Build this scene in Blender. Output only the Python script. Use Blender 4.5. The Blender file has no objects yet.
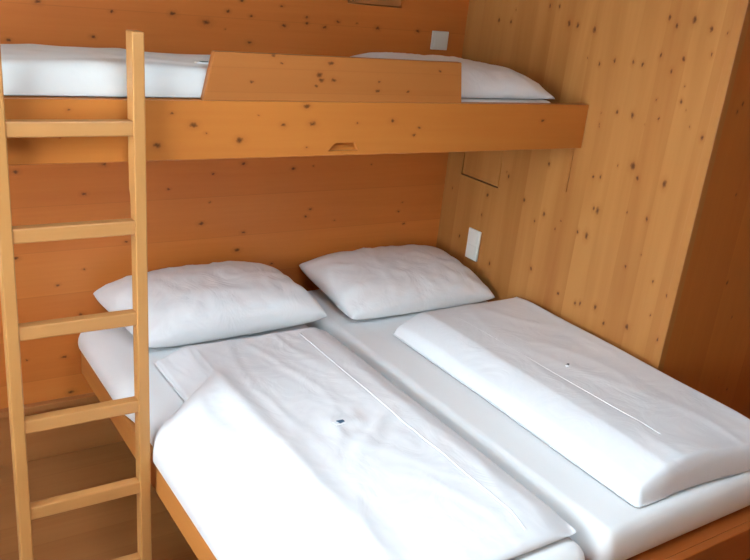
import bpy, bmesh, math, random
from mathutils import Vector, Matrix, noise
random.seed(7)
C = bpy.context.scene.collection
S = bpy.context.scene

# ---------------------------------------------------------------- camera
CX, CY, CZ = -2.6224, -3.1941, 2.055
YAW, PITCH, ROLL, FPX = 0.6144, -0.3509, 0.1087, 817.35
fw = Vector((math.sin(YAW)*math.cos(PITCH), math.cos(YAW)*math.cos(PITCH), math.sin(PITCH)))
r0 = Vector((math.cos(YAW), -math.sin(YAW), 0)); u0 = r0.cross(fw)
rr = r0*math.cos(ROLL)+u0*math.sin(ROLL); uu = -r0*math.sin(ROLL)+u0*math.cos(ROLL)
cd = bpy.data.cameras.new('camera'); cam = bpy.data.objects.new('camera', cd); C.objects.link(cam)
m = Matrix(((rr.x, uu.x, -fw.x, CX), (rr.y, uu.y, -fw.y, CY), (rr.z, uu.z, -fw.z, CZ), (0, 0, 0, 1)))
cam.matrix_world = m
cd.sensor_width = 36; cd.sensor_fit = 'HORIZONTAL'; cd.lens = FPX*36/750
cd.clip_start = 0.02
S.camera = cam

# ---------------------------------------------------------------- light
w = bpy.data.worlds.new('sky'); S.world = w; w.use_nodes = True
w.node_tree.nodes['Background'].inputs[0].default_value = (0.75, 0.87, 1.0, 1)
w.node_tree.nodes['Background'].inputs[1].default_value = 1.5

def area(name, loc, rot, sx, sy, power, col):
    l = bpy.data.lights.new(name, 'AREA'); l.shape = 'RECTANGLE'; l.size = sx; l.size_y = sy
    l.energy = power; l.color = col
    o = bpy.data.objects.new(name, l); C.objects.link(o); o.location = loc; o.rotation_euler = rot
    return o
# daylight through the window in the left wall
area('window_daylight', (-4.02, -2.15, 1.60), (0, -math.pi/2, 0), 1.35, 2.0, 174, (0.74, 0.91, 1.0))
# overhead fill added to brighten the bed tops, set in a made-up roof window
area('added_overhead_fill', (-1.70, -2.15, 2.455), (0, 0, 0), 0.80, 1.16, 35, (0.68, 0.87, 1.0))
S.view_settings.view_transform = 'Standard'; S.view_settings.look = 'None'
S.view_settings.exposure = 0.0; S.view_settings.gamma = 1.0; S.view_settings.use_curve_mapping = False

# ---------------------------------------------------------------- materials
def srgb(r, g, b):
    f = lambda c: (c/255/12.92) if c/255 <= .04045 else ((c/255+.055)/1.055)**2.4
    return (f(r), f(g), f(b), 1)

def N(nt, t, **k):
    n = nt.nodes.new(t)
    for a, v in k.items(): setattr(n, a, v)
    return n
def math_node(nt, op, a, b=None, c=None, clamp=False):
    n = nt.nodes.new('ShaderNodeMath'); n.operation = op; n.use_clamp = clamp
    for i, v in enumerate((a, b, c)):
        if v is None: continue
        if isinstance(v, (int, float)): n.inputs[i].default_value = v
        else: nt.links.new(v, n.inputs[i])
    return n.outputs[0]
def mix(nt, fac, a, b, mode='MIX'):
    n = nt.nodes.new('ShaderNodeMix'); n.data_type = 'RGBA'; n.blend_type = mode
    for s, v in ((0, fac), (6, a), (7, b)):
        if isinstance(v, (int, float)): n.inputs[s].default_value = v
        elif isinstance(v, tuple): n.inputs[s].default_value = v
        else: nt.links.new(v, n.inputs[s])
    return n.outputs[2]

def pine(name, light, dark, axis='X', knots=None, plane='XZ', plank=0.14, pl_axis='Z', rough=.42,
         seam=0.35, vary=.5, scatter=0.0, grain=1.0, cross=11, fine=.25, ksize=.0048, kcol=(82, 40, 12)):
    """axis: the way the grain runs; pl_axis: the way boards stack; knots: (a, b, size) on plane."""
    mt = bpy.data.materials.new(name); mt.use_nodes = True; nt = mt.node_tree; L = nt.links
    light = tuple(v*.93 for v in light); dark = tuple(v*.92 for v in dark)
    bs = nt.nodes['Principled BSDF']
    tc = N(nt, 'ShaderNodeTexCoord'); co = tc.outputs['Object']
    sp = N(nt, 'ShaderNodeSeparateXYZ'); L.new(co, sp.inputs[0])
    # boards
    s = math_node(nt, 'DIVIDE', sp.outputs[pl_axis], plank)
    fl = math_node(nt, 'FLOOR', s); fr = math_node(nt, 'FRACT', s)
    wn = N(nt, 'ShaderNodeTexWhiteNoise', noise_dimensions='1D'); L.new(fl, wn.inputs['W'])
    # grain: noise stretched along axis, shifted per board
    mp = N(nt, 'ShaderNodeMapping'); L.new(co, mp.inputs[0])
    st = {'X': (.5, cross, cross), 'Y': (cross, .5, cross), 'Z': (cross, cross, .5)}[axis]
    mp.inputs['Scale'].default_value = st
    cb = N(nt, 'ShaderNodeCombineXYZ')
    off = math_node(nt, 'MULTIPLY', wn.outputs[0], 37.0)
    for k in range(3): L.new(off, cb.inputs[k])
    L.new(cb.outputs[0], mp.inputs['Location'])
    n1 = N(nt, 'ShaderNodeTexNoise'); L.new(mp.outputs[0], n1.inputs['Vector'])
    n1.inputs['Scale'].default_value = 1.3; n1.inputs['Detail'].default_value = 3; n1.inputs['Distortion'].default_value = .6
    n2 = N(nt, 'ShaderNodeTexNoise'); L.new(mp.outputs[0], n2.inputs['Vector'])
    n2.inputs['Scale'].default_value = 8; n2.inputs['Detail'].default_value = 2
    g = math_node(nt, 'ADD', math_node(nt, 'MULTIPLY', n1.outputs[0], (1-fine)*grain), math_node(nt, 'MULTIPLY', n2.outputs[0], fine*grain))
    g = math_node(nt, 'ADD', g, math_node(nt, 'MULTIPLY', math_node(nt, 'SUBTRACT', wn.outputs[0], .5), vary))
    g = math_node(nt, 'SUBTRACT', g, .5*grain-.35, clamp=True)
    col = mix(nt, g, srgb(*light), srgb(*dark))
    # board joints
    if seam > 0:
        e = math_node(nt, 'MINIMUM', fr, math_node(nt, 'SUBTRACT', 1.0, fr))
        e = math_node(nt, 'MULTIPLY', e, plank/.0022)
        e = math_node(nt, 'SUBTRACT', 1.0, e, clamp=True)
        col = mix(nt, math_node(nt, 'MULTIPLY', e, seam), col, srgb(120, 66, 30))
    # knots
    nz = N(nt, 'ShaderNodeTexNoise'); L.new(co, nz.inputs['Vector']); nz.inputs['Scale'].default_value = 75
    jit = N(nt, 'ShaderNodeVectorMath', operation='MULTIPLY_ADD'); L.new(nz.outputs['Color'], jit.inputs[0])
    jit.inputs[1].default_value = (.014,)*3; L.new(co, jit.inputs[2])
    if knots:
        sq = N(nt, 'ShaderNodeVectorMath', operation='MULTIPLY'); L.new(jit.outputs[0], sq.inputs[0])
        long = {'X': 0, 'Y': 1, 'Z': 2}[axis]
        v = [1, 1, 1]; v[long] = .62
        flat = {'XZ': 1, 'YZ': 0, 'XY': 2}[plane]; v[flat] = 0
        sq.inputs[1].default_value = v
        acc = None
        for a, b, sz in knots:
            P = {'XZ': (a, 0, b), 'YZ': (0, a, b), 'XY': (a, b, 0)}[plane]
            P = [(p+((.007) if i != flat else 0))*v[i] for i, p in enumerate(P)]
            d = N(nt, 'ShaderNodeVectorMath', operation='DISTANCE'); L.new(sq.outputs[0], d.inputs[0]); d.inputs[1].default_value = P
            q = math_node(nt, 'MULTIPLY', d.outputs['Value'], 1/(ksize*sz))
            q = math_node(nt, 'ADD', q, max(0, .9-sz)*.7)
            acc = q if acc is None else math_node(nt, 'MINIMUM', acc, q)
        core = N(nt, 'ShaderNodeMapRange'); L.new(acc, core.inputs[0])
        core.inputs[1].default_value = .4; core.inputs[2].default_value = 1.3; core.inputs[3].default_value = .86; core.inputs[4].default_value = 0
        halo = N(nt, 'ShaderNodeMapRange'); L.new(acc, halo.inputs[0])
        halo.inputs[1].default_value = 1; halo.inputs[2].default_value = 3.2; halo.inputs[3].default_value = .32; halo.inputs[4].default_value = 0
        col = mix(nt, halo.outputs[0], col, srgb(150, 84, 34))
        col = mix(nt, core.outputs[0], col, srgb(*kcol))
    if scatter > 0:
        vo = N(nt, 'ShaderNodeTexVoronoi'); L.new(jit.outputs[0], vo.inputs['Vector']); vo.inputs['Scale'].default_value = scatter
        q = math_node(nt, 'MULTIPLY', vo.outputs['Distance'], 1/scatter/.009)
        sel = N(nt, 'ShaderNodeSeparateColor'); L.new(vo.outputs['Color'], sel.inputs[0])
        keep = math_node(nt, 'GREATER_THAN', sel.outputs[0], .55)
        q = math_node(nt, 'MULTIPLY', math_node(nt, 'SUBTRACT', 1.0, q, clamp=True), keep)
        col = mix(nt, math_node(nt, 'MULTIPLY', q, 1.0, clamp=True), col, srgb(*kcol))
    L.new(col, bs.inputs['Base Color'])
    bs.inputs['Roughness'].default_value = rough
    bs.inputs['Specular IOR Level'].default_value = .3
    bp = N(nt, 'ShaderNodeBump'); bp.inputs['Strength'].default_value = .06; bp.inputs['Distance'].default_value = .002
    L.new(n2.outputs[0], bp.inputs['Height']); L.new(bp.outputs[0], bs.inputs['Normal'])
    return mt

def cotton(name, col, bump=.25, scale=9):
    mt = bpy.data.materials.new(name); mt.use_nodes = True; nt = mt.node_tree; L = nt.links
    bs = nt.nodes['Principled BSDF']; bs.inputs['Base Color'].default_value = srgb(*col)
    bs.inputs['Roughness'].default_value = .85; bs.inputs['Specular IOR Level'].default_value = .15
    bs.inputs['Sheen Weight'].default_value = .1
    tc = N(nt, 'ShaderNodeTexCoord')
    n = N(nt, 'ShaderNodeTexNoise'); L.new(tc.outputs['Object'], n.inputs['Vector'])
    n.inputs['Scale'].default_value = scale; n.inputs['Detail'].default_value = 3; n.inputs['Distortion'].default_value = 1.2
    b = N(nt, 'ShaderNodeBump'); b.inputs['Strength'].default_value = bump; b.inputs['Distance'].default_value = .02
    L.new(n.outputs[0], b.inputs['Height']); L.new(b.outputs[0], bs.inputs['Normal'])
    return mt
def plain(name, col, rough=.5, bump=0):
    mt = bpy.data.materials.new(name); mt.use_nodes = True; nt = mt.node_tree
    bs = nt.nodes['Principled BSDF']; bs.inputs['Roughness'].default_value = rough
    tc = N(nt, 'ShaderNodeTexCoord'); n = N(nt, 'ShaderNodeTexNoise'); nt.links.new(tc.outputs['Object'], n.inputs['Vector'])
    n.inputs['Scale'].default_value = 30
    c = mix(nt, math_node(nt, 'MULTIPLY', n.outputs[0], .12), srgb(*col), srgb(*[int(v*.85) for v in col]))
    nt.links.new(c, bs.inputs['Base Color'])
    return mt

KN_RIGHT = [(-0.54,2.025,1),(-0.595,2.027,1),(-0.332,1.99,0.6),(-0.231,1.938,1),(-0.313,1.938,1),(-0.666,1.965,1.4),(-0.715,1.961,1.2),(-0.809,1.956,1.4),(-0.867,1.828,1),(-0.942,1.85,1),(-1.032,1.858,1),(-1.08,1.855,1),(-0.393,1.715,0.5),(-1.004,1.662,1),(-1.082,1.663,1.3),(-0.694,1.377,1),(-0.927,1.598,0.6),(-1.156,2.032,1),(-1.194,2.008,1),(-1.264,2.036,1.4),(-1.34,2.013,1.2),(-1.408,2.005,0.6),(-1.153,1.898,1),(-1.255,1.899,1),(-1.365,1.929,0.8),(-1.215,1.849,1),(-1.284,1.805,0.6),(-1.286,1.751,0.9),(-1.177,1.738,0.6),(-1.312,1.725,0.5),(-0.925,1.643,0.5),(-0.928,1.588,0.6),(-1.206,1.672,0.7),(-1.346,1.67,0.6),(-1.407,1.644,1.1),(-1.148,1.638,0.4),(-1.134,1.474,1.8),(-0.948,1.385,0.8),(-0.986,1.394,1),(-1.062,1.46,0.6),(-1.168,1.433,1.1),(-1.294,1.444,1.5),(-0.8,1.843,0.6),(-0.455,1.262,1.1),(-0.439,1.281,0.6),(-0.333,1.141,1),(-0.314,1.035,0.8),(-0.581,1.184,1.1),(-0.717,1.157,1.2),(-0.667,1.11,0.8),(-0.798,1.111,0.7),(-0.821,1.156,0.6),(-1.007,1.256,1.6),(-0.984,1.26,1.0),(-1.153,1.291,0.7),(-1.253,1.292,1),(-0.924,1.139,0.9),(-0.975,1.137,1.6),(-0.421,0.821,1.2),(-0.696,0.892,1.1),(-0.173,0.884,1),(-1.262,1.151,0.6),(-1.202,1.078,0.8),(-0.884,0.841,0.8),(-0.067,1.104,0.7),(-0.988,0.835,1),(-1.014,0.845,1),(-1.097,0.859,1.2),(-1.272,0.844,1.3),(-1.156,0.81,0.9),(-1.425,0.855,1),(-1.343,1.066,0.8),(-1.418,1.035,0.7),(-1.366,0.934,0.7),(-0.879,0.84,0.8)]
KN_NOOK = [(0.313,1.066,1),(0.415,0.903,0.8),(0.113,1.773,1.2),(0.09,1.745,1),(0.216,1.433,0.8),(0.529,0.545,0.8),(0.441,0.621,0.5)]
KN_BACK = [(-1.947,1.859,1.3),(-1.688,1.843,0.9),(-1.454,1.852,1.4),(-1.318,1.827,1.9),(-1.227,1.876,1),(-1.758,1.749,1),(-2.05,1.723,1),(-1.169,1.919,1),(-1.228,1.873,1),(-1.125,1.863,1),(-1.315,1.826,1.6),(-1.237,1.806,0.6),(-0.973,1.834,1.3),(-0.868,1.874,1),(-0.866,1.85,1),(-0.778,1.838,1.2),(-0.714,1.866,1.1),(-0.505,1.85,1.4),(-0.282,1.85,1.2),(-1.127,1.759,1.3),(-0.989,1.911,0.9),(-0.616,1.864,0.6),(-1.128,1.252,1.2),(-0.882,1.221,1.2),(-0.78,1.23,0.7),(-1.265,1.213,0.8),(-2.048,1.249,1.2),(-1.723,1.268,1.2),(-1.268,1.21,0.6),(-1.802,1.152,1.2),(-1.46,1.154,0.8),(-1.279,1.087,0.6),(-1.313,0.994,1.3),(-1.114,0.938,1.1),(-1.14,0.857,1.5),(-2.062,0.91,1.2),(-1.638,0.939,1),(-1.912,0.781,0.9),(-1.808,0.837,0.7),(-1.825,0.642,1.3),(-1.895,0.459,1.2),(-1.462,1.154,0.5),(-1.275,1.09,0.6),(-0.779,1.025,1),(-0.8,0.991,1),(-0.963,0.774,0.9),(-0.273,0.982,0.9),(-0.23,0.914,0.9),(-0.643,0.961,0.7),(-0.254,1.026,0.7),(-0.463,1.226,0.6),(-1.873,0.29,1.6),(-1.866,0.079,1.2),(-1.897,0.459,1.2),(-2.041,0.471,0.8)]
KN_BEAM = [(-2.059,1.634,0.7),(-1.766,1.625,0.8),(-1.698,1.59,1.5),(-1.546,1.542,1.6),(-1.81,1.53,1.4),(-2.084,1.557,0.6),(-1.397,1.589,1.1),(-1.29,1.593,1.5),(-1.317,1.65,1.3),(-0.973,1.6,1.2),(-1.117,1.593,0.7),(-0.854,1.576,0.8),(-0.876,1.55,0.9),(-1.306,1.514,0.7),(-1.658,1.565,0.6),(-1.487,1.62,0.5),(-0.252,1.599,1.1)]
KN_BOARD = [(-1.447,1.805,1),(-1.416,1.781,0.8),(-1.24,1.787,1.3),(-1.28,1.749,1.5),(-1.272,1.733,1.2),(-1.223,1.734,1.3),(-1.289,1.715,0.9),(-1.046,1.733,0.8),(-1.048,1.703,1),(-0.792,1.776,0.8),(-0.922,1.702,0.8),(-1.515,1.722,0.8)]
LT, DK = (226, 172, 112), (196, 130, 72)
M = {}
M['right'] = pine('pine_wall_right', (194, 132, 70), (168, 101, 46), 'Z', KN_RIGHT, 'YZ', .115, 'Y', seam=.05, vary=.3, grain=2.0, cross=7, fine=.10, ksize=.0056)
M['nook'] = pine('pine_wall_nook', (200, 118, 50), (178, 94, 36), 'Z', KN_NOOK, 'XZ', .30, 'X', seam=.1)
M['back'] = pine('pine_wall_back', (226, 136, 64), (204, 108, 46), 'X', KN_BACK, 'XZ', .185, 'Z', seam=.22, vary=.5)
M['beam'] = pine('pine_bunk_beam', (200, 124, 54), (184, 102, 40), 'X', KN_BEAM, 'XZ', .6, 'Z', seam=0, vary=.1)
M['board'] = pine('pine_guard_board', (180, 110, 54), (164, 94, 40), 'X', KN_BOARD, 'XZ', .0735, 'Z', seam=.22, vary=.12)
M['ladder'] = pine('pine_ladder', (196, 140, 82), (176, 118, 60), 'Z', plank=3, seam=0, vary=.1)
M['rung'] = pine('pine_rung', (196, 140, 84), (178, 118, 62), 'X', plank=3, seam=0, vary=.1)
M['bed'] = pine('pine_bed_frame', (202, 132, 66), (184, 108, 48), 'Y', plank=3, seam=0, vary=.1)
M['bedx'] = pine('pine_bed_foot', (184, 100, 42), (160, 78, 30), 'X', plank=3, seam=0, vary=.1)
M['floor'] = pine('pine_floor', (180, 122, 70), (154, 94, 50), 'X', plank=.142, pl_axis='Y', seam=.3, vary=.4, scatter=1.2)
M['plainwall'] = pine('pine_wall_plain', (186, 134, 82), (168, 112, 62), 'X', plank=.185, pl_axis='Z', seam=.2, scatter=4)
M['plainceil'] = pine('pine_ceiling', (186, 134, 82), (168, 112, 62), 'X', plank=.14, pl_axis='Y', seam=.3, scatter=4)
M['trim'] = pine('pine_trim', (190, 126, 72), (170, 102, 54), 'X', plank=3, seam=0, vary=.1)
M['trimz'] = pine('pine_corner_trim', (226, 172, 108), (208, 146, 84), 'Z', plank=3, seam=0, vary=.1)
M['sheet'] = cotton('white_sheet', (238, 239, 240), .12, 5)
M['duvet'] = cotton('white_duvet_cover', (232, 233, 236), .22, 6)
M['case'] = cotton('white_pillowcase', (236, 235, 236), .35, 7)
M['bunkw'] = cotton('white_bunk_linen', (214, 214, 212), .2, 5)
M['plate'] = plain('white_plastic', (226, 224, 216), .35)
M['labelw'] = plain('white_label', (240, 242, 244), .6)
M['labelb'] = plain('dark_blue_print', (62, 96, 124), .6)
M['labelk'] = plain('dark_grey_print', (60, 58, 60), .6)
M['labelg'] = plain('dark_green_print', (50, 92, 88), .6)
M['wframe'] = plain('white_window_paint', (230, 230, 226), .4)
gm = bpy.data.materials.new('window_glass'); gm.use_nodes = True
gb = gm.node_tree.nodes['Principled BSDF']; gb.inputs['Transmission Weight'].default_value = 1
gb.inputs['Roughness'].default_value = 0; gb.inputs['IOR'].default_value = 1.05; M['glass'] = gm

# ---------------------------------------------------------------- helpers
def bx(bm, x0, x1, y0, y1, z0, z1):
    v = [bm.verts.new((x, y, z)) for x in (x0, x1) for y in (y0, y1) for z in (z0, z1)]
    for f in ((0, 1, 3, 2), (4, 6, 7, 5), (0, 4, 5, 1), (2, 3, 7, 6), (0, 2, 6, 4), (1, 5, 7, 3)):
        bm.faces.new([v[i] for i in f])
    return bm
def hexa(bm, lo, hi):
    a = [bm.verts.new(p) for p in lo]; b = [bm.verts.new(p) for p in hi]
    bm.faces.new(a[::-1]); bm.faces.new(b)
    for i in range(4): bm.faces.new((a[i], a[(i+1) % 4], b[(i+1) % 4], b[i]))
    return bm
def obj(name, bm, mat, parent=None, bevel=0, smooth=False, origin=None, seg=2):
    bmesh.ops.recalc_face_normals(bm, faces=bm.faces)
    if origin is not None: bmesh.ops.translate(bm, vec=-Vector(origin), verts=bm.verts)
    me = bpy.data.meshes.new(name); bm.to_mesh(me); bm.free()
    me.materials.append(mat)
    o = bpy.data.objects.new(name, me); C.objects.link(o)
    if origin is not None: o.location = origin
    if parent is not None:
        o.parent = parent
        o.location = Vector(o.location) - wloc(parent)
    if smooth:
        for p in me.polygons: p.use_smooth = True
    if bevel:
        b = o.modifiers.new('bevel', 'BEVEL'); b.width = bevel; b.segments = seg; b.limit_method = 'ANGLE'; b.angle_limit = math.radians(40)
    return o
def wloc(o):
    v = Vector((0, 0, 0))
    while o is not None: v += Vector(o.location); o = o.parent
    return v
def thing(name, label, cat, loc, group=None):
    o = bpy.data.objects.new(name, None); C.objects.link(o); o.location = loc; o.empty_display_size = .1
    return tag(o, label, cat, group)
def tag(o, label, cat, group=None):
    o['label'] = label; o['category'] = cat
    if group: o['group'] = group
    return o
def struct(name, bm, mat, bevel=0):
    o = obj(name, bm, mat, bevel=bevel); o['kind'] = 'structure'; return o
def grid_wall(plane, fixed, a_cuts, b_cuts, holes):
    """a box wall of thickness fixed[0]..fixed[1] with rectangular holes, cut on a grid; a x b axes."""
    bm = bmesh.new(); f0, f1 = fixed
    def P(a, b, f): return {'XZ': (a, f, b), 'YZ': (f, a, b), 'XY': (a, b, f)}[plane]
    A, B = sorted(a_cuts), sorted(b_cuts); vs = {}
    def V(a, b, f):
        k = (a, b, f)
        if k not in vs: vs[k] = bm.verts.new(P(a, b, f))
        return vs[k]
    solid = {}
    for i in range(len(A)-1):
        for j in range(len(B)-1):
            ca, cb = (A[i]+A[i+1])/2, (B[j]+B[j+1])/2
            solid[i, j] = not any(h[0] < ca < h[1] and h[2] < cb < h[3] for h in holes)
    for (i, j), s in solid.items():
        if not s: continue
        a0, a1, b0, b1 = A[i], A[i+1], B[j], B[j+1]
        for f in (f0, f1): bm.faces.new([V(a0, b0, f), V(a1, b0, f), V(a1, b1, f), V(a0, b1, f)])
        for di, dj, e in ((-1, 0, ((a0, b0), (a0, b1))), (1, 0, ((a1, b0), (a1, b1))), (0, -1, ((a0, b0), (a1, b0))), (0, 1, ((a0, b1), (a1, b1)))):
            if not solid.get((i+di, j+dj), False):
                (p, q), (r, t) = e
                bm.faces.new([V(p, q, f0), V(r, t, f0), V(r, t, f1), V(p, q, f1)])
    return bm

D, ZT, ZB, LR = 0.8585, 1.6633, 1.4839, 1.458
CEIL = 2.45; XL = -3.9; YF = -4.3; XN = .95

# ---------------------------------------------------------------- room shell
struct('floor', bx(bmesh.new(), XL-.1, XN+.1, YF-.1, .1, -.05, 0), M['floor'])
SK = (-2.15, -1.25, -2.78, -1.52)       # ceiling opening for the added, unseen roof window
struct('ceiling', grid_wall('XY', (CEIL, CEIL+.12), [XL-.1, SK[0], SK[1], XN+.1], [YF-.1, SK[2], SK[3], .1], [SK]), M['plainceil'])
bm = bmesh.new()
for a in ((SK[0], SK[1], SK[2], SK[2]+.04), (SK[0], SK[1], SK[3]-.04, SK[3]), (SK[0], SK[0]+.04, SK[2]+.04, SK[3]-.04), (SK[1]-.04, SK[1], SK[2]+.04, SK[3]-.04)):
    bx(bm, *a, CEIL+.07, CEIL+.12)
sw = struct('added_roof_window', bm, M['wframe'], .004)  # frame of a made-up roof window, added around the overhead fill
obj('pane', bx(bmesh.new(), SK[0]+.04, SK[1]-.04, SK[2]+.04, SK[3]-.04, CEIL+.09, CEIL+.094), M['glass'], sw)
HB = (-.672, -.384, 1.944, 2.15)      # opening of the hatch in the back wall
struct('wall_back', grid_wall('XZ', (0, .03), [XL-.1, HB[0], HB[1], .1], [0, HB[2], HB[3], CEIL], [HB]), M['back'])
struct('trim_1', bx(bmesh.new(), HB[0]-.05, HB[1]+.05, .03, .06, HB[2]-.05, HB[3]+.05), M['trim'])
HR = (-.398, -.118, 1.190, 1.42)      # opening of the hatch in the right wall
struct('wall_right', grid_wall('YZ', (0, .03), [0, HR[0], HR[1], -LR+.0], [0, HR[2], HR[3], CEIL], [HR]), M['right'])
struct('trim_2', bx(bmesh.new(), .03, .06, HR[0]-.05, HR[1]+.05, HR[2]-.05, HR[3]+.05), M['trimz'])
struct('wall_nook', bx(bmesh.new(), .03, XN, -LR, -LR+.03, 0, CEIL), M['nook'])
struct('trim_3', bx(bmesh.new(), -.004, 0, -LR, -LR+.036, 0, CEIL), M['right'], .0015)
struct('wall_passage', bx(bmesh.new(), XN, XN+.1, YF, -LR+.03, 0, CEIL), M['plainwall'])
WN = (-3.20, -1.10, .88, 2.32)
struct('wall_left', grid_wall('YZ', (XL-.1, XL), [YF, WN[0], WN[1], 0], [0, WN[2], WN[3], CEIL], [WN]), M['plainwall'])
struct('wall_front', bx(bmesh.new(), XL-.1, XN+.1, YF-.1, YF, 0, CEIL), M['plainwall'])
bm = bmesh.new()
for a, b, c, d in ((WN[0], WN[1], WN[2], WN[2]+.05), (WN[0], WN[1], WN[3]-.05, WN[3]), (WN[0], WN[0]+.05, WN[2]+.05, WN[3]-.05),
                   (WN[1]-.05, WN[1], WN[2]+.05, WN[3]-.05), (-2.175, -2.125, WN[2]+.05, WN[3]-.05)):
    bx(bm, XL-.07, XL-.02, a, b, c, d)
wf = struct('window_1', bm, M['wframe'], .004)
bm = bx(bmesh.new(), XL-.048, XL-.044, WN[0]+.05, -2.175, WN[2]+.05, WN[3]-.05); obj('pane', bm, M['glass'], wf)
bm = bx(bmesh.new(), XL-.048, XL-.044, -2.125, WN[1]-.05, WN[2]+.05, WN[3]-.05); obj('pane', bm, M['glass'], wf)
# baseboard on the back wall with its ledge
bm = bx(bmesh.new(), XL, -1.0, -.008, 0, 0, .242); bx(bm, XL, -1.74, -.032, 0, .242, .272)
struct('baseboard_back', bm, M['trim'], .006)

# flush hatches, wall plates
g = .004
bm = bx(bmesh.new(), HB[0]+g, HB[1]-g, .002, .028, HB[2]+g, HB[3]-g)
tag(obj('access_hatch', bm, M['trim'], None, .002, origin=((HB[0]+HB[1])/2, .015, HB[2])), 'flush wooden hatch in the back wall high above the upper bunk', 'hatch')
bm = bx(bmesh.new(), .002, .028, HR[0]+g+.002, HR[1]-g-.002, HR[2]+g+.002, HR[3]-g)
tag(obj('access_hatch', bm, M['right'], None, .002, origin=(.015, (HR[0]+HR[1])/2, HR[2])), 'flush wooden hatch in the right wall just under the bunk beam', 'hatch')

t = thing('light_switch', 'small square white light switch on back wall above the upper bunk', 'light switch', (-.15, 0, 1.772))
obj('cover_plate', bx(bmesh.new(), -.199, -.103, -.009, 0, 1.772, 1.857), M['plate'], t, .003)
obj('rocker', bx(bmesh.new(), -.185, -.117, -.013, -.009, 1.784, 1.845), M['plate'], t, .002)
t = thing('wall_socket', 'tall white plastic wall plate on right wall beside the right pillow', 'wall plate', (0, -.29, .80))
obj('cover_plate', bx(bmesh.new(), -.010, 0, -.334, -.246, .800, .953), M['plate'], t, .003)
obj('insert', bx(bmesh.new(), -.013, -.010, -.320, -.260, .812, .872), M['plate'], t, .002)
obj('insert', bx(bmesh.new(), -.013, -.010, -.320, -.260, .881, .941), M['plate'], t, .002)

# ---------------------------------------------------------------- cloth helpers
def lerp(a, b, t): return a+(b-a)*t
def sm(e0, e1, x):
    t = max(0, min(1, (x-e0)/(e1-e0))); return t*t*(3-2*t)
def edge_params(L, r, n):
    a = [0, .004*r, .03*r, .1*r, .22*r, .4*r, .6*r, .8*r]
    inner = [lerp(r, L-r, i/n) for i in range(n+1)]
    return a+inner+[L-q for q in a[::-1]]
def soft_slab(x0, x1, y0, y1, zb, zt, r=.04, rc=.05, p=3.0, n=40, ny=None, top=None, bot=None, warp=None, mid=.5):
    """closed soft cuboid: rounded rim of radius r, plan corners rc; top/bot(x,y,t) add height."""
    bm = bmesh.new(); W, H = x1-x0, y1-y0; ny = ny or n
    xs, ys = edge_params(W, r, n), edge_params(H, r, ny)
    zm = lerp(zb, zt, mid); T, B = {}, {}
    for i, a in enumerate(xs):
        for j, b in enumerate(ys):
            px, py = a-W/2, b-H/2
            # distance inside the rounded rectangle
            qx, qy = abs(px)-(W/2-rc), abs(py)-(H/2-rc)
            if qx > 0 and qy > 0:
                h = math.hypot(qx, qy); m_ = max(qx, qy)
                k = m_/h                      # squeeze the square corner onto the arc
                qx2, qy2 = qx*k, qy*k
                px = math.copysign(W/2-rc+qx2, px); py = math.copysign(H/2-rc+qy2, py)
                d = rc-math.hypot(qx2, qy2)
            else: d = -max(abs(px)-W/2, abs(py)-H/2)
            d = max(0, d); s = min(1, d/r); t = (1-(1-s)**p)**(1/p)
            X, Y = x0+W/2+px, y0+H/2+py
            edge = i in (0, len(xs)-1) or j in (0, len(ys)-1)
            zt_ = lerp(zm, zt, t)+(top(X, Y)*t if top else 0)
            zb_ = lerp(zm, zb, t)+(bot(X, Y)*t if bot else 0)
            if edge: zt_ = zb_ = zm
            P = (X, Y, zt_); Q = (X, Y, zb_)
            if warp: P, Q = warp(*P, True), warp(*Q, False)
            T[i, j] = bm.verts.new(P); B[i, j] = T[i, j] if edge else bm.verts.new(Q)
    for i in range(len(xs)-1):
        for j in range(len(ys)-1):
            for G in (T, B):
                q = [G[i, j], G[i+1, j], G[i+1, j+1], G[i, j+1]]
                if len(set(q)) == 4:
                    try: bm.faces.new(q)
                    except ValueError: pass
    return bm
def crumple(x, y, s, seed, ax=1.0, ay=1.0):
    v = Vector((x*s*ax+seed, y*s*ay, seed*1.7))
    n1 = noise.noise(v); r1 = 1-abs(noise.noise(v*1.9+Vector((3, 7, 1)))*2.2)
    return n1*.6+max(0, r1-.35)*.9

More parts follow.
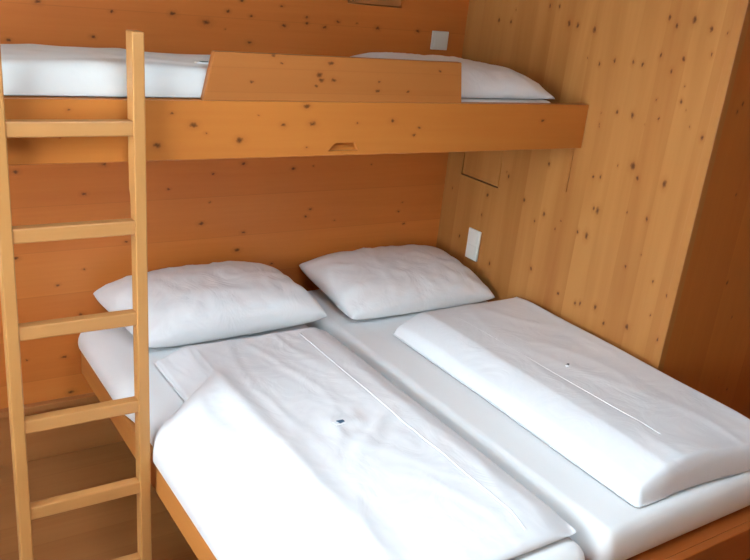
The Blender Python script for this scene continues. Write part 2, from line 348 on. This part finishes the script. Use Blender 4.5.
def pillow(name, w, d, h, center, rotz, tilt, label, seed, group, mat, lean=0, shear=0, under=.34):
    """w along x, d along y; one mesh case with flattened underside and pulled-out corners, plus a seam child"""
    n = 56; bm = bmesh.new(); T, B = {}, {}
    R = Matrix.Translation(center) @ Matrix.Rotation(rotz, 4, 'Z') @ Matrix.Rotation(tilt, 4, 'X') @ Matrix.Rotation(lean, 4, 'Y')
    pr = []
    for i in range(n+1):
        s = -1+2*i/n; pr.append(math.sin(s*math.pi/2)*.75+s*.25)
    rim = []
    for i, u in enumerate(pr):
        for j, v in enumerate(pr):
            cin = .035
            x = w/2*u*(1-cin*(1-v*v)*abs(u)**2); y = d/2*v*(1-cin*1.2*(1-u*u)*abs(v)**2)
            ck = 1-.035*(u*u*v*v)**2
            x *= ck; y *= ck
            x -= shear*y
            t = max(0, (1-abs(u)**3.4))**.42*max(0, (1-abs(v)**3.4))**.42
            e = i in (0, n) or j in (0, n)
            # creases that start at the seams and run inward
            ang = math.atan2(y, x)
            cr = math.sin(ang*17+seed*3+noise.noise(Vector((x*6, y*6, seed)))*4)*.0055*(abs(u)**3+abs(v)**3)*t
            wr = crumple(x, y, 4.5, seed, 1.2, .8)*.011*t
            ft = 1-.25*sm(.3, 1, abs(u)*abs(v))
            zt_ = h*.66*t*ft+wr+cr; zb_ = -h*under*t
            if e: zt_ = zb_ = 0
            T[i, j] = bm.verts.new(R @ Vector((x, y, zt_))); B[i, j] = T[i, j] if e else bm.verts.new(R @ Vector((x, y, zb_)))
    for i in range(n):
        for j in range(n):
            for G in (T, B):
                q = [G[i, j], G[i+1, j], G[i+1, j+1], G[i, j+1]]
                if len(set(q)) == 4: bm.faces.new(q)
    o = obj(name, bm, mat, None, smooth=True, origin=center)
    tag(o, label, 'pillow', group)
    return o, R
def ribbon(pts, r, seg=6):
    bm = bmesh.new(); rings = []
    for k, p in enumerate(pts):
        p = Vector(p); a = Vector(pts[max(0, k-1)]); b = Vector(pts[min(len(pts)-1, k+1)])
        t = (b-a).normalized(); s = t.cross(Vector((0, 0, 1))).normalized(); up = s.cross(t)
        rings.append([bm.verts.new(p+(s*math.cos(q)+up*math.sin(q))*r) for q in [2*math.pi*i/seg for i in range(seg)]])
    for A, B_ in zip(rings, rings[1:]):
        for i in range(seg): bm.faces.new((A[i], A[(i+1) % seg], B_[(i+1) % seg], B_[i]))
    bm.faces.new(rings[0]); bm.faces.new(rings[-1][::-1])
    return bm

# ---------------------------------------------------------------- double bed
ZR = .51; W = 1.86; F = 2.0633
bed = thing('double_bed', 'low pine double bed frame under the two white mattresses', 'bed', (-W/2, -F/2, 0))
obj('side_rail', bx(bmesh.new(), -W+.014, -W+.044, -F, -.07, .41, ZR), M['bed'], bed, .004)
obj('side_rail', bx(bmesh.new(), -.035, -.005, -F, -.035, .41, ZR), M['bed'], bed, .004)
obj('foot_board', bx(bmesh.new(), -W+.014, 0.0, -F-.028, -F, .37, ZR), M['bedx'], bed, .004)
obj('head_board', bx(bmesh.new(), -W+.044, -.035, -.06, -.035, .36, ZR), M['bedx'], bed, .004)
obj('slatted_base', bx(bmesh.new(), -W+.044, -.035, -F, -.06, .43, .509), M['bedx'], bed)
for x0, y0 in ((-W+.40, -.30), (-W+.40, -F+.40), (-.45, -.30), (-.45, -F+.40)):
    obj('leg', bx(bmesh.new(), x0, x0+.07, y0-.07, y0, 0, .42), M['bed'], bed, .004)

G = 'mattresses of the double bed'
def mat_top(seed):
    return lambda x, y: crumple(x, y, 3, seed)*.0035
bm = soft_slab(-1.840, -.946, -2.035, -.064, .512, .632, r=.075, rc=.06, p=2.3, top=mat_top(3), mid=.45,
               warp=lambda x, y, z, up: (x-.028*sm(-1.5, -1.84, x)*sm(-.80, -.62, y), y, z))
tag(obj('mattress', bm, M['sheet'], None, smooth=True, origin=(-1.375, -1.0, .512)), 'white sheeted mattress on the left half of the double bed, beside the ladder', 'mattress', G)
bm = soft_slab(-.908, -.012, -2.035, -.064, .512, .655, r=.040, rc=.045, p=2.4, top=mat_top(9), mid=.45)
tag(obj('mattress', bm, M['sheet'], None, smooth=True, origin=(-.48, -1.0, .512)), 'white sheeted mattress on the right half of the double bed, against the right wall', 'mattress', G)

# left duvet: spread flat, left side falling over the mattress edge onto the rail
def duvL_h(x, y):
    k = sm(-.55, -.75, y)
    a = crumple(x, y, 2.4, 5.3, 1.5, .55)*.0065
    b = crumple(x+.3*y, y, 5.5, 1.7, 1.2, .6)*.0020
    # small puckers near the label
    d = math.hypot(x+1.30, y+1.33)
    c = math.sin((x*.8-y)*42+noise.noise(Vector((x*9, y*9, 0)))*3)*.006*math.exp(-(d/.15)**2)
    return a+b+c-.030*sm(-1.85, -1.975, y)-.030*sm(-1.07, -.965, x)
XC = -1.548
MX0 = -1.840
def matt(x):
    d = x-MX0+.010
    if d < 0: return .515
    s = min(1, d/.075); return lerp(.566, .632, (1-(1-s)**2.3)**(1/2.3))
def duvL_warp(x, y, z, up):
    # the flap: everything left of the crest bends down to the rail
    if x < XC+.06:
        s = max(0, (XC-x)/(XC+1.895))
        wob = .008*noise.noise(Vector((y*2.3, 4, 0)))
        yt = -.785-.15*s
        kb = sm(yt+.05, yt-.05, y)          # the flap starts a little below the pillow
        if x < XC:
            xend = lerp(-1.70, -1.858, kb)
            x2 = XC-(XC-xend)*s
        else: x2 = x
        drop = (.088 if up else .118)*s**1.1-.014*math.sin(min(1, s)*math.pi)
        puff = .018*math.exp(-((x-(XC-.03))/.05)**2)+.022*math.exp(-((y-yt+.09)/.09)**2)*math.sin(min(1, s*1.1)*math.pi)
        zz = z-drop*lerp(.05, 1, kb)+((puff*kb-.034*sm(.25, 1, s)*(1-kb)) if up else 0)
        zz = max(zz, matt(x2)+(.016 if up else .0085))
        return (x2+wob*kb*sm(1, .6, s)*(1 if s > 0 else 0)*min(1, s*5), y, zz)
    return (x, y, z)
bm = soft_slab(-1.895, -.966, -1.975, -.53, .6435, .700, r=.034, rc=.02, p=2.2, n=90, ny=110, top=duvL_h, warp=duvL_warp, mid=.15)
dl = obj('duvet', bm, M['duvet'], None, smooth=True, origin=(-1.40, -1.25, .64))
tag(dl, 'white duvet spread flat over the left mattress, hanging over its left edge', 'duvet', 'folded duvets on the double bed')
pts = [(-1.126-.010*(i/60), -.60-1.33*i/60, .6990+duvL_h(-1.126, -.60-1.33*i/60)) for i in range(61)]
obj('seam', ribbon(pts, .0042), M['duvet'], dl, smooth=True)

# right duvet: folded thick and narrow
def duvR_h(x, y):
    a = crumple(x, y, 2.2, 11.3, 1.3, .6)*.006
    return a-.012*sm(-.80, -.65, y)+.012*sm(-.1, -.7, x)*sm(-1.2, -1.9, y)
def duvR_warp(x, y, z, up):
    k = sm(-1.2, -2.0, y)
    if up and x < -.585:
        q = min(1, (-.585-x)/.135); z -= .062*q**1.25
    if up: z += .008*math.sin(x*16+y*2)*sm(-1.80, -1.97, y)-.02*sm(-.30, -.04, x)*sm(-1.80, -1.98, y)
    return (x-.010*k, y-.03*sm(-.55, 0, x)*k, max(z, .6632 if up else 0))
bm = soft_slab(-.720, -.018, -1.985, -.655, .6635, .762, r=.034, rc=.022, p=2.2, n=70, ny=80, top=duvR_h, warp=duvR_warp, mid=.06)
dr = obj('duvet', bm, M['duvet'], None, smooth=True, origin=(-.37, -1.33, .638))
tag(dr, 'white duvet folded thick and narrow along the right wall', 'duvet', 'folded duvets on the double bed')
pts = [(-.485+.02*(i/40), -.80-1.03*i/40, -.0022+.762+duvR_h(-.485, -.80-1.03*i/40)) for i in range(41)]
obj('seam', ribbon(pts, .003), M['duvet'], dr, smooth=True)

def care_label(parent, x, y, z, rz, s, mw, mb):
    c, sn = math.cos(rz), math.sin(rz)
    def q(a, b, h): return (x+a*c-b*sn, y+a*sn+b*c, z+h)
    lb = obj('care_label', hexa(bmesh.new(), [q(-.011*s, -.006*s, -.004), q(.009*s, -.006*s, -.004), q(.009*s, .006*s, -.004), q(-.011*s, .006*s, -.004)],
             [q(-.011*s, -.006*s, .002), q(.009*s, -.006*s, .002), q(.009*s, .006*s, .002), q(-.011*s, .006*s, .002)]), mw, parent)
    lb['label'] = 'tiny white label with a dark printed patch'
    obj('label_print', hexa(bmesh.new(), [q(-.002*s, -.005*s, .002), q(.010*s, -.003*s, .002), q(.010*s, .004*s, .002), q(-.004*s, .006*s, .002)],
             [q(-.002*s, -.005*s, .003), q(.010*s, -.003*s, .003), q(.010*s, .004*s, .003), q(-.004*s, .006*s, .003)]), mb, lb)
care_label(dl, -1.338, -1.262, .701+duvL_h(-1.338, -1.262), .1, 1.8, M['labelw'], M['labelb'])
care_label(dr, -.378, -1.33, .763+duvR_h(-.378, -1.33), .5, 1.0, M['labelw'], M['labelk'])

PG = 'pillows on the double bed'
pillow('pillow', .79, .45, .19, (-1.362, -.262, .724), math.radians(-2), math.radians(8), 'white pillow at the head of the left mattress, behind the ladder', 2.2, PG, M['case'], lean=math.radians(-2), shear=.22)
pillow('pillow', .82, .53, .158, (-.445, -.292, .732), math.radians(-1), math.radians(7), 'white pillow at the head of the right mattress, in the corner', 6.1, PG, M['case'])

# ---------------------------------------------------------------- upper bunk
XB = -2.62
bk = thing('bunk_bed', 'pine upper bunk across the back wall with deep front beam', 'bunk bed', (-1.3, -D/2, 0))
bm = bmesh.new()
y0, y1 = -D, -D+.04
nx = [(-1.222, 1.500), (-1.104, 1.500), (-1.118, 1.527), (-1.196, 1.527)]   # finger notch, front view
O = [(XB, ZB), (-.002, ZB), (-.002, ZT), (XB, ZT)]
fo = [bm.verts.new((a, y0, b)) for a, b in O]; bo = [bm.verts.new((a, y1, b)) for a, b in O]
fi = [bm.verts.new((a, y0, b)) for a, b in nx]; di = [bm.verts.new((a, y0+.018, b)) for a, b in nx]
for i in range(4):
    j = (i+1) % 4
    bm.faces.new((fo[i], fo[j], fi[j], fi[i])); bm.faces.new((fi[i], fi[j], di[j], di[i])); bm.faces.new((fo[i], bo[i], bo[j], fo[j]))
bm.faces.new(di); bm.faces.new(bo)
obj('front_beam', bm, M['beam'], bk, .003)
bm = hexa(bmesh.new(), [(-1.671, -D, ZT), (-.676, -D, ZT), (-.676, -D+.025, ZT), (-1.671, -D+.025, ZT)],
          [(-1.640, -D, 1.808), (-.700, -D, 1.808), (-.700, -D+.025, 1.808), (-1.640, -D+.025, 1.808)])
obj('guard_board', bm, M['board'], bk, .003)
obj('base_panel', bx(bmesh.new(), XB, -.002, -D+.04, -.002, 1.50, 1.52), M['beam'], bk)
obj('back_cleat', bx(bmesh.new(), XB, -.002, -.03, -.002, 1.52, 1.62), M['beam'], bk, .002)
obj('wall_cleat', bx(bmesh.new(), -.007, -.002, -.824, -.806, 1.285, ZB), M['right'], bk, .001)
obj('post', bx(bmesh.new(), XB-.06, XB, -D, -D+.07, 0, ZT), M['ladder'], bk, .004)
obj('post', bx(bmesh.new(), XB-.06, XB, -.1, -.034, 0, ZT), M['ladder'], bk, .004)

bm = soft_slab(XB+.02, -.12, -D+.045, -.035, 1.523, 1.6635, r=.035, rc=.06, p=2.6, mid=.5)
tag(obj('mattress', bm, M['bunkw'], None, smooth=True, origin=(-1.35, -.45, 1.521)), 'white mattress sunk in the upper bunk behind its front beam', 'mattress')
def duvB_h(x, y):
    return crumple(x, y, 2.4, 31.3, .7, 1.5)*.009+.004*math.sin(x*9)
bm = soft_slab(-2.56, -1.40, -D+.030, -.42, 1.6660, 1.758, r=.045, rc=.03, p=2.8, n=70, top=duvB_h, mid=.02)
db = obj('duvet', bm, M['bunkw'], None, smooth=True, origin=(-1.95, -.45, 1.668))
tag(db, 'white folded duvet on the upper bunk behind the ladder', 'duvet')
care_label(db, -1.615, -D+.15, 1.762+duvB_h(-1.615, -D+.15), 0, 2.0, M['labelw'], M['labelg'])
pillow('pillow', .79, .66, .158, (-.480, -.44, 1.6685), 0, math.radians(0), 'white pillow at the right end of the upper bunk, partly behind the guard board', 9.4, None, M['case'], under=.015)

# ---------------------------------------------------------------- ladder
KL = .061
def yl(z, o=.07): return -(D+o)-KL*(ZT-z)
ld = thing('bunk_ladder', 'pale pine ladder with flat rungs leaning on the upper bunk', 'ladder', (-2.07, -1.0, 0))
def rail(xa, xb, ztop):
    bm = bmesh.new(); zn = 1.40
    # side outline, notched at the back under the beam
    prof = [(yl(0), 0), (yl(zn), zn), (yl(ztop), ztop), (yl(ztop)+.058, ztop), (yl(zn)+.058, zn+.012), (yl(zn)+.046, zn-.008), (yl(0)+.046, 0)]
    a = [bm.verts.new((xa, y, z)) for y, z in prof]; b = [bm.verts.new((xb, y, z)) for y, z in prof]
    bm.faces.new(a); bm.faces.new(b[::-1])
    for i in range(len(prof)): j = (i+1) % len(prof); bm.faces.new((a[i], a[j], b[j], b[i]))
    return bm
obj('rail', rail(-1.903, -1.868, 1.856), M['ladder'], ld, .004)
obj('rail', rail(-2.268, -2.233, 1.856), M['ladder'], ld, .004)
for z in (1.616, 1.331, 1.050, .761, .474, .190):
    bm = hexa(bmesh.new(), [(-2.236, yl(z)+.002, z-.042), (-1.900, yl(z)+.002, z-.042), (-1.900, yl(z)+.036, z-.042), (-2.236, yl(z)+.036, z-.042)],
              [(-2.236, yl(z)+.004, z), (-1.900, yl(z)+.004, z), (-1.900, yl(z)+.038, z), (-2.236, yl(z)+.038, z)])
    obj('rung', bm, M['rung'], ld, .004)
